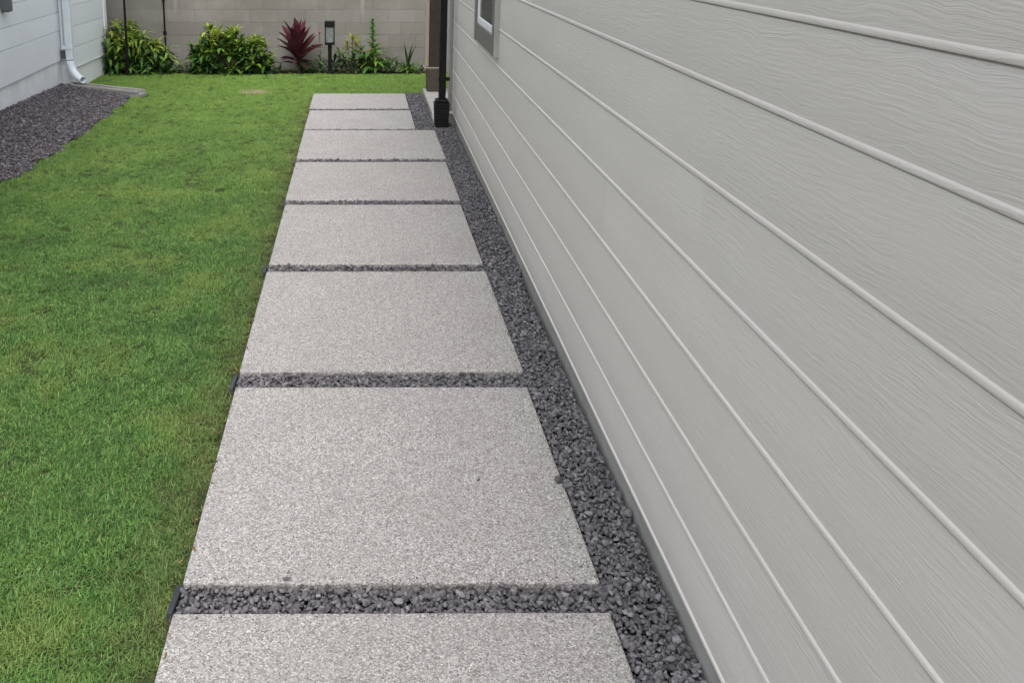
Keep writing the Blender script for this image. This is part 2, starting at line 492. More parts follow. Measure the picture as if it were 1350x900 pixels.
# window in the right wall: casing proud of the siding, white vinyl frame, dark pane
WY0, WY1, WZ0, WZ1 = 5.45, 6.46, 0.915, 2.10
win = empty("window"); win.parent = house
cw = 0.092
X = -0.030
boxobj("casing", (X, 0.006, WY0, WY0 + cw, WZ0 + 0.002, WZ1), M['casing'], win, 0.002)
boxobj("lit_edge", (X + 0.001, 0.006, WY0 - 0.016, WY0 - 0.0005, WZ0 + 0.0025, WZ1), M['casing_edge'], win, 0.001)  # casing's lit end face: its light given as paler colour on an added strip
boxobj("casing", (X, 0.006, WY1 - cw, WY1, WZ0 + 0.002, WZ1), M['casing'], win, 0.002)
boxobj("apron", (X + 0.003, 0.006, WY0 + cw + .001, WY1 - cw - .001, WZ0 + 0.004, WZ0 + 0.118), M['casing'], win, 0.002)
boxobj("header", (X + 0.003, 0.006, WY0 + cw + .001, WY1 - cw - .001, WZ1 - 0.10, WZ1), M['casing'], win, 0.002)
a0, a1, b0, b1 = WY0 + cw + .002, WY1 - cw - .002, WZ0 + 0.119, WZ1 - 0.101
fw = 0.045
for d in ((a0, a0 + fw, b0, b1), (a1 - fw * 1.6, a1, b0, b1), (a0 + fw, a1 - fw * 1.6, b0, b0 + fw), (a0 + fw, a1 - fw * 1.6, b1 - fw, b1)):
    boxobj("frame", (X + 0.010, 0.004, *d), M['vinyl'], win, 0.003)
boxobj("pane", (-0.011, 0.003, a0 + fw + .0005, a1 - fw * 1.6 - .0005, b0 + fw + .0005, b1 - fw - .0005), M['glass'], win)

# black downspout at the corner, running into a ribbed drain adapter
dsp = empty("downspout", (0.685, 8.065, -0.03))
tag(dsp, "black downspout running down the corner of the greige house", "downspout")
bm = bmesh.new(); box(bm, -0.030, 0.029, -0.035, 0.045, 0.20, 2.70, 0.008, 2)
mesh_obj("pipe", bm, M['black'], dsp)
bm = bmesh.new()   # ribbed adapter, a little narrower at the foot
prevz = 0.0
for q in range(9):
    t0, t1 = q / 9 * 0.235, (q + 1) / 9 * 0.235
    w = 0.060 + 0.010 * (q / 9)
    box(bm, -w - 0.001, w - 0.007, -0.082, 0.052, t0, t1 - 0.006, 0.003)
    box(bm, -w + 0.002, w - 0.010, -0.079, 0.049, t1 - 0.006, t1)
mesh_obj("drain_adapter", bm, M['black_plastic'], dsp)
bm = bmesh.new(); box(bm, -0.060, 0.052, -0.075, 0.050, 0.236, 0.262, 0.012, 2)
mesh_obj("collar", bm, M['black_plastic'], dsp)
bm = bmesh.new(); box(bm, -0.036, 0.060, -0.039, -0.0355, 0.42, 0.452, 0.001); box(bm, 0.0305, 0.060, -0.036, -0.012, 0.422, 0.45)
mesh_obj("strap", bm, M['black'], dsp)

# patio slab and the porch post on it
slab = boxobj("patio_slab", (0.632, 3.2, 8.42, 9.86, -0.3, 0.035), M['concrete'], None, 0.008, 2); tag(slab, kind='structure')
slab2 = boxobj("footing_strip", (0.622, 0.66, 8.12, 8.418, -0.2, 0.03), M['concrete'], None, 0.006, 2); tag(slab2, kind='structure')
post = empty("porch_post", (0.735, 9.72, 0.035))
tag(post, "dark brown porch post on a wider plinth behind the black downspout", "post")
boxobj("shaft", (-0.055, 0.10, -0.07, 0.08, 0.252, 2.7), M['brown'], post, 0.004)
boxobj("trim_board", (-0.096, -0.0575, -0.06, 0.07, 0.256, 2.7), M['tan'], post, 0.003)
boxobj("plinth", (-0.074, 0.12, -0.09, 0.10, 0.0, 0.236), M['brown_base'], post, 0.006)
boxobj("plinth_cap", (-0.104, 0.126, -0.082, 0.106, 0.237, 0.2505), M['tan'], post, 0.003)

# ------------------------------------------------------------------ pavers
PA = R(0.25)
def paver(x0, x1, y0, y1, label, lift=0.0, tilt=0.0):
    bm = bmesh.new()
    box(bm, -(x1 - x0) / 2, (x1 - x0) / 2, -(y1 - y0) / 2, (y1 - y0) / 2, -0.09, 0.0)
    es = [e for e in bm.edges if e.verts[0].co.z > -0.01 or e.verts[1].co.z > -0.01]
    bmesh.ops.bevel(bm, geom=es, offset=0.006, segments=2, profile=0.5, affect='EDGES')
    o = mesh_obj("paver", bm, M['paver'], None, ((x0 + x1) / 2, (y0 + y1) / 2, lift), (0, tilt, PA))
    tag(o, label, "paver", "exposed aggregate pavers laid in a line")
    return o
pv = [(-0.462, 0.609, 0.905, 1.987, "speckled concrete paver cut off by the bottom of the photo"),
      (-0.463, 0.607, 2.098, 3.176, "big speckled paver with a dark stone lying on its right edge"),
      (-0.470, 0.609, 3.304, 4.398, "speckled square paver third from the bottom of the photo"),
      (-0.474, 0.606, 4.510, 5.585, "speckled square paver fourth from the bottom of the photo"),
      (-0.485, 0.608, 5.690, 6.700, "speckled square paver fifth from the bottom, second before the black downspout"),
      (-0.492, 0.613, 6.805, 7.845, "last wide paver, ending level with the foot of the black downspout"),
      (-0.498, 0.450, 7.920, 8.778, "narrower paver beside the patio slab, next to the last one"),
      (-0.508, 0.443, 8.878, 9.737, "farthest narrow paver with lawn beyond its far edge")]
for i, p in enumerate(pv):
    paver(*p, lift=(0.0, 0.0, 0.001, -0.001, 0.0, 0.001, -0.001, 0.0)[i], tilt=R((0, 0.05, -0.04, 0.05, -0.03, 0.04, 0, 0)[i]))

# edging strips closing the lawn end of each gravel joint
elabs = ["dark plastic edging piece at the lawn end of the widest, nearest gravel joint",
         "dark edging piece at the lawn end of the second gravel joint",
         "dark edging piece at the lawn end of the third gravel joint",
         "dark edging piece at the lawn end of the fourth gravel joint",
         "dark edging piece at the lawn end of the fifth gravel joint"]
for i in range(5):
    ya, yb = pv[i][3] + 0.004, pv[i + 1][2] - 0.004
    x = pv[i][0]
    bm = bmesh.new()
    ln = yb - ya
    box(bm, -0.008, 0.008, -ln / 2, ln / 2, -0.07, -0.005, 0.003, 2)
    box(bm, 0.0085, 0.014, -ln / 2, ln / 2, -0.07, -0.022)
    o = mesh_obj("edging_strip", bm, M['edging'], None, (x - 0.013 + (0.004, -.006, -.004, 0, 0)[i], (ya + yb) / 2, (0, -.004, .002, -.004, -.006)[i]), (0, R((2, -3, 1, 2, -2)[i]), R((-4, -2, 3, 2, -2)[i])))
    tag(o, elabs[i], "edging", "plastic edging pieces along the lawn")

# ------------------------------------------------------------------ gravel
def ico(sub):
    bm = bmesh.new(); bmesh.ops.create_icosphere(bm, subdivisions=sub, radius=1.0)
    V = np.array([v.co[:] for v in bm.verts]); F = np.array([[v.index for v in f.verts] for f in bm.faces]); bm.free()
    return V, F
I1, I2 = ico(1), ico(2)
def rock_variants(base, n, amp):
    V, F = base
    out = []
    for i in range(n):
        W = V.copy()
        # chop with random planes so the stones get flat broken faces
        for q in range(9):
            d = rng.normal(size=3); d /= np.linalg.norm(d)
            h = rng.uniform(0.36, 0.78)
            s = W @ d
            m = s > h
            W[m] -= np.outer(s[m] - h, d)
        W *= 1 + rng.normal(0, amp, size=(len(W), 1))
        W *= np.array([1.3, rng.uniform(0.75, 1.1), rng.uniform(0.6, 0.85)])
        out.append(W)
    return out, F
RV1, RF1 = rock_variants(I1, 24, 0.05)
RV2, RF2 = rock_variants(I2, 16, 0.035)

def rotmats(n, tilt):
    a = rng.uniform(0, 2 * np.pi, n); b = rng.normal(0, tilt, n); c = rng.normal(0, tilt, n)
    Rz = np.zeros((n, 3, 3)); Rz[:, 0, 0] = np.cos(a); Rz[:, 0, 1] = -np.sin(a); Rz[:, 1, 0] = np.sin(a); Rz[:, 1, 1] = np.cos(a); Rz[:, 2, 2] = 1
    Rx = np.zeros((n, 3, 3)); Rx[:, 0, 0] = 1; Rx[:, 1, 1] = np.cos(b); Rx[:, 1, 2] = -np.sin(b); Rx[:, 2, 1] = np.sin(b); Rx[:, 2, 2] = np.cos(b)
    Ry = np.zeros((n, 3, 3)); Ry[:, 1, 1] = 1; Ry[:, 0, 0] = np.cos(c); Ry[:, 0, 2] = np.sin(c); Ry[:, 2, 0] = -np.sin(c); Ry[:, 2, 2] = np.cos(c)
    return Rx @ Ry @ Rz

def scatter(regions, spacing, layers):
    P = []
    for (x0, x1, y0, y1) in regions:
        for (zl, dens) in layers:
            s = spacing / math.sqrt(dens)
            xs = np.arange(x0 + s * .3, x1, s); ys = np.arange(y0 + s * .3, y1, s)
            gx, gy = np.meshgrid(xs, ys)
            gx = gx + (np.arange(len(ys))[:, None] % 2) * s * .5
            p = np.stack([gx.ravel(), gy.ravel(), np.full(gx.size, zl)], 1)
            p[:, :2] += rng.uniform(-.38 * s, .38 * s, (len(p), 2))
            p[:, 2] += rng.normal(0, 0.005, len(p))
            p[:, 0] = np.clip(p[:, 0], x0 + .004, x1 - .004); p[:, 1] = np.clip(p[:, 1], y0 + .004, y1 - .004)
            P.append(p)
    return np.concatenate(P)

def rocks_mesh(name, P, size, variants, F, mat, parent):
    n = len(P)
    Rm = rotmats(n, 0.5)
    sc = size * np.clip(rng.lognormal(0, 0.28, n), 0.55, 1.7)
    idx = rng.integers(0, len(variants), n)
    VV = np.stack(variants)[idx]
    VV = np.einsum('nij,nvj->nvi', Rm, VV) * sc[:, None, None] + P[:, None, :]
    nv = VV.shape[1]
    FF = F[None] + (np.arange(n) * nv)[:, None, None]
    tone = np.repeat(np.clip(rng.beta(1.3, 1.9, n), 0, 1), nv)
    o = np_mesh(name, VV.reshape(-1, 3), FF.reshape(-1, F.shape[1]), mat, parent, tone)
    tag(o, kind='stuff')
    return o

# regions of the strip along the house and of the joints between pavers
strip = [(0.612, 0.768, 0.3, 4.4), ]
strip_far = [(0.612, 0.785, 4.4, 8.12)]
joints_near = [(-0.462, 0.612, 1.99, 2.095), (-0.462, 0.612, 3.18, 3.301)]
joints_far = [(-0.47, 0.612, pv[i][3] + .003, pv[i + 1][2] - .003) for i in range(2, 5)] + [(-0.49, 0.60, 7.847, 7.918), (-0.5, 0.45, 8.78, 8.876), (0.455, 0.628, 7.85, 9.80), (0.60, 0.75, 8.1, 8.2)]
sheet = bmesh.new(); box(sheet, -0.475, 0.80, -1.0, 9.80, -0.14, -0.054)
gs = mesh_obj("gravel_strip", sheet, M['bed_base']); tag(gs, kind='structure')
TOPZ = -0.012
LAY = [(TOPZ, 0.9), (TOPZ - 0.012, 1.0)]
near_all = scatter(strip + joints_near, 0.0112, LAY)
# the 300 largest-looking stones are single parts
cand = near_all[(near_all[:, 2] > TOPZ - 0.006)]
inview = (cand[:, 1] > 1.58) & (cand[:, 0] > -0.46)
order = np.argsort(np.where(inview, cand[:, 1], 99))
pick = cand[order[:300]]
keyset = {tuple(np.round(p, 6)) for p in pick}
rest = np.array([p for p in near_all if tuple(np.round(p, 6)) not in keyset])
stone_meshes = []
for W in RV2:
    me = bpy.data.meshes.new("stone")
    me.from_pydata([tuple(v) for v in W * 0.0080], [], [tuple(f) for f in RF2]); me.update()
    me.materials.append(M['stone']); stone_meshes.append(me)
for p in pick:
    s = float(np.clip(rng.lognormal(0, 0.25), 0.6, 1.6))
    m = Matrix.Translation(Vector(p)) @ Euler((rng.normal(0, .5), rng.normal(0, .5), rng.uniform(0, 6.28))).to_matrix().to_4x4() @ Matrix.Diagonal((s, s, s, 1))
    inst("stone", stone_meshes[rng.integers(0, len(stone_meshes))], gs, mtx=m)
up = rest[:, 2] > TOPZ - 0.006
rocks_mesh("gravel", rest[up], 0.0080, RV2, RF2, M['rock'], gs)
rocks_mesh("gravel", rest[~up], 0.0085, RV1, RF1, M['rock'], gs)
rocks_mesh("gravel", scatter(strip_far + joints_far, 0.0128, LAY), 0.0090, RV1, RF1, M['rock'], gs)

# wide bed of lava gravel beside the left house
BED = [(-2.50, 2.5), (-2.45, 6.17), (-2.39, 6.6), (-2.37, 7.65), (-2.37, 8.6), (-2.38, 9.4), (-2.40, 9.86)]
def bed_edge(y):
    return np.interp(y, [b[1] for b in BED], [b[0] for b in BED])
def left_wall_x(y):
    return -3.22 - (y - 10.13) * math.tan(R(2))
def bed_top(x, y):
    t = np.clip((x - left_wall_x(y)) / (bed_edge(y) - left_wall_x(y)), 0, 1)
    h = np.interp(y, [8.1, 10.1], [0.125, 0.058])      # heaped against the wall
    return -0.02 + (h + 0.02) * (1 - t) ** 1.15
def bed_back(x):    # front line of the splash block
    return 10.05 + (x + 3.12) * (-0.30 / 0.87) - 0.088
ys = np.linspace(2.5, 10.12, 60); ts = np.linspace(0, 1, 12)
V = []; F = []
for y in ys:
    for t in ts:
        x = left_wall_x(y) - 0.02 + t * (bed_edge(y) + 0.02 - left_wall_x(y))
        V.append((x, y, bed_top(x, y) - 0.022))
for i in range(len(ys) - 1):
    for j in range(len(ts) - 1):
        a = i * len(ts) + j
        F.append((a, a + 1, a + 1 + len(ts), a + len(ts)))
gb = np_mesh("gravel_bed", V, F, M['bed_base']); tag(gb, kind='structure')
P = scatter([(-3.45, -2.3, 4.5, 10.2)], 0.0168, [(0.0, 0.9), (-0.010, 1.0)])
x, y = P[:, 0], P[:, 1]
jit = 0.025 * np.sin(y * 9.0) + 0.015 * np.sin(y * 23.0) + rng.normal(0, .012, len(P))
keep = (x > left_wall_x(y) + 0.01) & (x < bed_edge(y) + jit) & (y < np.minimum(bed_back(x) - 0.008, 10.10))
P = P[keep]; P[:, 2] += bed_top(P[:, 0], P[:, 1])
far = rng.random(len(P)) < 1.0
rocks_mesh("gravel", P, 0.0120, RV1, RF1, M['rock_warm'], gb)

# a few loose stones that have strayed on to the pavers
loose = [((0.592, 2.545, 0.011), 0.017, "small dark stone lying on the right edge of the big paver", 'stone'),
         ((0.612, 2.530, 0.006), 0.013, "dark stone just beside the one on the right edge of the big paver", 'stone'),
         ((-0.195, 2.104, 0.006), 0.012, "dark pebble on the near edge of the big paver", 'stone'),
         ((0.352, 2.56, 0.004), 0.0055, "tiny dark chip lying in the middle right of the big paver", 'stone')]
for p, s, lb, nm in loose:
    me = stone_meshes[rng.integers(0, 16)]
    o = inst("pebble", me, None, mtx=Matrix.Translation(p) @ Euler((0.3, 0.2, rng.uniform(0, 6))).to_matrix().to_4x4() @ Matrix.Scale(s / 0.0080, 4))
    tag(o, lb, "stone", "loose stones strayed onto the pavers")

# grit kicked on to the slab rims, and dry clippings along the turf edge
gp_ = []
for q in pv:
    for side in range(3):
        for n_ in range(60 if q[2] < 4 else 14):
            d = abs(rng.normal(0, 0.018))
            if side == 0: gp_.append((rng.uniform(q[0], q[1]), q[2] + d, 0.0025))
            elif side == 1: gp_.append((rng.uniform(q[0], q[1]), q[3] - d, 0.0025))
            else: gp_.append((q[1] - d, rng.uniform(q[2], q[3]), 0.0025))
grit = rocks_mesh("grit", np.array(gp_), 0.0024, RV1, RF1, M['rock'], None)
lit = []
for n_ in range(420):
    yy = rng.uniform(1.2, 9.5); xe = np.interp(yy, [0.9, 3.3, 5.7, 7.85, 9.8], [-0.462, -0.472, -0.488, -0.496, -0.512])
    xx = xe - 0.012 + rng.normal(0, 0.014)
    lit.append((xx, yy, 0.003 if xx > xe else -0.012 + rng.normal(0, .004)))
k = NT("dry leaf bits", 0.8, 0.15)
at_ = k.new("ShaderNodeAttribute", attribute_name="tone")
k.col(k.ramp(at_.outputs["Fac"], [(0.0, (0.07, 0.045, 0.025)), (0.5, (0.20, 0.13, 0.06)), (1.0, (0.32, 0.25, 0.12))]))
fl_ = [W * np.array([1.5, 0.5, 0.16]) for W in RV1[:8]]
rocks_mesh("leaf_litter", np.array(lit), 0.0062, fl_, RF1, k.m, None)

# ------------------------------------------------------------------ left house
LA = R(-2)
lh = empty("house", (-3.22, 10.13, 0), -LA)
tag(lh, "pale grey house with smooth lap siding at the upper left", "house")
LY0, LY1 = -8.0, 0.0
lrows = [0.305, 0.618, 0.81, 1.004, 1.20, 1.395, 1.59, 1.785, 1.98, 2.175, 2.37]
ltops = lrows[1:] + [2.70]
for i, (z0, z1) in enumerate(zip(lrows, ltops)):
    cut = (-3.1, -2.6, -4.2, -2.9, -3.4)[i % 5]
    for a, b in ((LY0, cut), (cut, LY1)):
        siding_board(a, b - 0.0012, z1 - z0, M['siding_left'], lh, (0.004, a, z0), 1, 0.0)
boxobj("foundation", (-5.9, -0.012, LY0, LY1 - 0.004, -0.4, 0.304), M['foundation_left'], lh, 0.004)
boxobj("wall_core", (-5.9, -0.009, LY0, LY1 - 0.002, 0.3055, 2.7), M['siding_left'], lh)
# projecting bay past the downspout
by0, by1, bx = 0.003, 1.373, 0.10
BR = R(-3)
bay = empty("bay", (bx, by0, 0), BR); bay.parent = lh
bl = by1 - by0
brow = [0.215, 0.425, 0.648, 0.87, 1.095, 1.32, 1.54, 1.76, 1.98, 2.20, 2.42]
for z0, z1 in zip(brow, brow[1:] + [2.70]):
    siding_board(0.0, bl - 0.10, z1 - z0, M['siding_left'], bay, (0.004, 0.0, z0), 1, 0.0)
boxobj("wall_core", (-4.0, -0.009, 0.0, bl, 0.2, 2.69), M['siding_left'], bay)
boxobj("corner_board", (-0.09, 0.016, bl - 0.099, bl + 0.003, 0.20, 2.68), M['siding_left'], bay, 0.003)
boxobj("flashing", (-0.004, 0.013, 0.0, bl - 0.10, 0.199, 0.213), M['vinyl'], bay, 0.002)
boxobj("foundation", (-4.0, -0.001, 0.002, bl - 0.002, -0.4, 0.198), M['foundation_left'], bay, 0.004)
boxobj("soffit", (-5.9, 0.34, LY0, 1.7, 2.705, 2.725), M['soffit'], lh)
boxobj("roof", (-5.9, 0.40, LY0, 1.8, 2.727, 2.86), M['roof'], lh)
# grey round-cornered box on the wall
bm = bmesh.new(); box(bm, 0.006, 0.085, -1.81, -1.70, 0.945, 1.10, 0.018, 3)
mesh_obj("meter_box", bm, M['grey_box'], lh, smooth=False)

dl = empty("downspout", (-3.108, 10.05, 0.080), 0.0)
tag(dl, "white downspout with a curved elbow at the pale grey house", "downspout")
bm = bmesh.new(); box(bm, -0.040, 0.040, -0.030, 0.030, 0.225, 2.575, 0.010, 2)
mesh_obj("pipe", bm, M['white_pipe'], dl)
bm = bmesh.new()
pts = []; rad = 0.165
for i in range(9):
    a = i / 8 * R(84)
    pts.append((rad * (1 - math.cos(a)) * 1.0, -rad * (1 - math.cos(a)) * 0.6, 0.225 - rad * math.sin(a) * 1.2))
rings = []
bm = bmesh.new()
for i, p in enumerate(pts):
    a = i / 8 * R(84)
    d = Vector((math.sin(a) * 1.0, -math.sin(a) * .6, -math.cos(a))).normalized()
    sidev = Vector((0.6, 1.0, 0)).normalized(); up = sidev.cross(d)
    rings.append([bm.verts.new(Vector(p) + sidev * math.cos(t) * 0.042 + up * math.sin(t) * 0.036) for t in [2 * math.pi * q / 14 for q in range(14)]])
for r0, r1 in zip(rings, rings[1:]):
    for q in range(14): bm.faces.new((r0[q], r0[(q + 1) % 14], r1[(q + 1) % 14], r1[q]))
bmesh.ops.recalc_face_normals(bm, faces=bm.faces[:])
g2 = bmesh.ops.extrude_face_region(bm, geom=bm.faces[:])
bmesh.ops.recalc_face_normals(bm, faces=bm.faces[:])
e = mesh_obj("elbow", bm, M['white_pipe'], dl, smooth=True)
sm = e.modifiers.new("thickness", 'SOLIDIFY'); sm.thickness = 0.003
bm = bmesh.new(); box(bm, -0.075, 0.046, -0.036, -0.0305, 0.345, 0.385, 0.001); box(bm, -0.075, -0.041, -0.0365, 0.02, 0.345, 0.385)
mesh_obj("strap", bm, M['white_pipe'], dl)
con = empty("conduit", (-3.19, 10.085, 0.06))
tag(con, "thin grey conduit pipe beside the white downspout", "conduit")
bm = bmesh.new(); tube(bm, [(0, 0, 0.33), (0, 0, 2.64)], 0.013, 10)
mesh_obj("pipe", bm, M['siding_left'], con)
bm = bmesh.new(); box(bm, -0.03, 0.03, -0.022, 0.022, 0.26, 0.345, 0.006, 2)
mesh_obj("fitting", bm, M['grey_box'], con)

# concrete splash block leading the rain water away
sb = empty("splash_block", (-3.10, 10.03, 0.028), math.atan2(-0.30, 0.87))
sb.rotation_euler = (0, R(2.4), math.atan2(-0.30, 0.87))
tag(sb, "long concrete splash block under the white downspout", "splash block")
L = 0.86
bm = bmesh.new(); box(bm, 0.0, L, -0.075, 0.075, -0.08, 0.004, 0.002)
mesh_obj("trough", bm, M['block_concrete'], sb)
for (y0, y1) in ((-0.077, -0.050), (0.050, 0.077)):
    bm = bmesh.new(); box(bm, 0.0, L - 0.01, y0, y1, 0.006, 0.038, 0.006, 2)
    mesh_obj("rim", bm, M['block_concrete'], sb)
bm = bmesh.new(); box(bm, -0.025, -0.001, -0.077, 0.077, -0.07, 0.042, 0.006, 2)
mesh_obj("end_wall", bm, M['block_concrete'], sb)

# ------------------------------------------------------------------ block wall at the back
BY = 11.72
wall = empty("block_wall", (0.132, BY, 0.0))
tag(wall, "weathered grey concrete block wall across the back of the yard", "wall")
BW, BH = 0.339, 0.1555
z0s = 0.71 - 5 * BH
core = boxobj("mortar", (-6.0, 4.2, 0.0028, 0.19, -0.3, 0.71 + 4 * BH - 0.004), M['mortar'], wall)
bms = {}
def block_mesh(w):
    if w not in bms:
        bm = bmesh.new(); box(bm, 0.0014, w - 0.0014, 0.0, 0.195, 0.0014, BH - 0.0014, 0.0015)
        me = bpy.data.meshes.new("block"); bm.to_mesh(me); bm.free(); me.materials.append(M['block']); bms[w] = me
    return bms[w]
for r in range(9):
    # rows 5.. from the ground are the ones seen at the top of the photograph
    off = (0.0, 0.188, 0.0, 0.188)[r % 4] if r != 4 else 0.19
    off = 0.0 if (r % 2) else 0.185
    for c in range(-14, 9):
        inst("block", block_mesh(BW), wall, (off + c * BW, random.uniform(-.0012, .0012), z0s + r * BH))
cap = boxobj("coping", (-5.0, 3.5, -0.02, 0.215, 0.71 + 4 * BH + 0.001, 0.71 + 4 * BH + 0.055), M['block'], wall, 0.006)

# thin posts by the left end of the wall
pl = empty("garden_pole", (-2.785, 11.2, -0.03))
tag(pl, "slim black pole standing in the leftmost shrub", "pole")
bm = bmesh.new(); tube(bm, [(0, 0, -.1), (0, 0, 2.0)], 0.0135, 10); mesh_obj("shaft", bm, M['black'], pl)
bm = bmesh.new(); tube(bm, [(0, 0, -.1), (0, 0, 0.30)], 0.022, 10); mesh_obj("sleeve", bm, M['black'], pl)
p2 = empty("wall_conduit", (-2.43, 11.70, 0.0))
tag(p2, "thin dark conduit running up the block wall beside the leftmost shrub", "conduit")
bm = bmesh.new(); tube(bm, [(0, 0, 0.0), (0, 0, 1.33)], 0.010, 8); mesh_obj("pipe", bm, M['black'], p2)
bm = bmesh.new(); box(bm, -0.018, 0.018, -0.02, 0.014, 0.41, 0.45, 0.005); mesh_obj("clamp", bm, M['black'], p2)
bm = bmesh.new(); box(bm, -0.014, 0.014, -0.018, 0.014, 0.80, 0.83, 0.004); mesh_obj("clamp", bm, M['black'], p2)

# ------------------------------------------------------------------ bollard light
bo = empty("bollard_light", (-0.392, 11.36, -0.03))
tag(bo, "black bollard light with a glazed head between the red plant and the yellow shrub", "garden light")
bm = bmesh.new(); box(bm, -0.0225, 0.0225, -0.0225, 0.0225, -0.1, 0.352, 0.003); mesh_obj("post", bm, M['black'], bo)
bm = bmesh.new(); box(bm, -0.04, 0.04, -0.04, 0.04, 0.0, 0.03, 0.004); mesh_obj("base_plate", bm, M['black'], bo)
bm = bmesh.new(); box(bm, -0.0590, 0.0590, -0.0590, 0.0590, 0.353, 0.382, 0.003); mesh_obj("tray", bm, M['black'], bo)
for sx in (-1, 1):
    for sy in (-1, 1):
        bm = bmesh.new()
        box(bm, sx * 0.052 - .0055, sx * 0.052 + .0055, sy * 0.052 - .0055, sy * 0.052 + .0055, 0.3825, 0.560)
        mesh_obj("corner_bar", bm, M['black'], bo)
bm = bmesh.new(); box(bm, -0.0600, 0.0600, -0.0600, 0.0600, 0.5605, 0.632, 0.004); mesh_obj("cap", bm, M['black'], bo)
for k in range(4):
    bm = bmesh.new(); box(bm, -0.0460, 0.0460, -0.053, -0.051, 0.384, 0.559)
    mesh_obj("glass_panel", bm, M['lamp_glass'], bo, rot=(0, 0, k * math.pi / 2))
bm = bmesh.new(); bmesh.ops.create_cone(bm, cap_ends=True, segments=20, radius1=0.034, radius2=0.006, depth=0.05, matrix=Matrix.Translation((0, 0, 0.409)))
mesh_obj("reflector", bm, M['reflector'], bo)

# ------------------------------------------------------------------ plants
def leaf_data(length, width, droop, fold=0.25, segs=5, tip=1.0, base=0.25, bend0=0.0):
    """A folded, arching leaf growing along +Y from the origin, +Z up."""
    V = []; F = []
    y = z = 0.0
    ang = bend0
    st = length / segs
    for i in range(segs + 1):
        t = i / segs
        w = width * 0.5 * (base + (1 - base) * math.sin(min(1.0, t * 1.25) * math.pi * 0.5)) * (1 - max(0, (t - 0.45) / 0.55) ** (1.6 * tip))
        w = max(w, 0.0008)
        V += [(-w, y - math.sin(ang) * fold * w * 0, z + fold * w), (0, y, z), (w, y, z + fold * w)]
        y += st * math.cos(ang); z += st * math.sin(ang)
        ang -= droop / segs
    for i in range(segs):
        a = i * 3
        F += [(a, a + 1, a + 4, a + 3), (a + 1, a + 2, a + 5, a + 4)]
    return np.array(V), np.array(F)

def leaf_mesh(mat, *a, **k):
    V, F = leaf_data(*a, **k)
    me = bpy.data.meshes.new("leaf"); me.from_pydata([tuple(v) for v in V], [], [tuple(f) for f in F]); me.update()
    me.polygons.foreach_set("use_smooth", [True] * len(me.polygons))
    me.materials.append(mat)
    return me

def leaf_mtx(p, az, el, roll=0.0, s=1.0):
    # leaf +Y points along azimuth az (from +X, ccw) raised by el
    return Matrix.Translation(p) @ Matrix.Rotation(az - math.pi / 2, 4, 'Z') @ Matrix.Rotation(el, 4, 'X') @ Matrix.Rotation(roll, 4, 'Y') @ Matrix.Scale(s, 4)

def mass(name, items, mats, parent, kind='stuff'):
    """items: (matrix, V, F, material index, tone) joined into one mesh"""
    VV, FF, MI, T = [], [], [], []
    n = 0
    for m, V, F, mi, tn in items:
        A = np.array(m)
        W = V @ A[:3, :3].T + A[:3, 3]
        VV.append(W); FF.append(F + n); MI += [mi] * len(F); T += [tn] * len(V); n += len(V)
    o = np_mesh(name, np.concatenate(VV), np.concatenate(FF), mats[0], parent, T, True)
    for q in mats[1:]: o.data.materials.append(q)
    o.data.polygons.foreach_set("material_index", MI)
    if kind: tag(o, kind=kind)
    return o

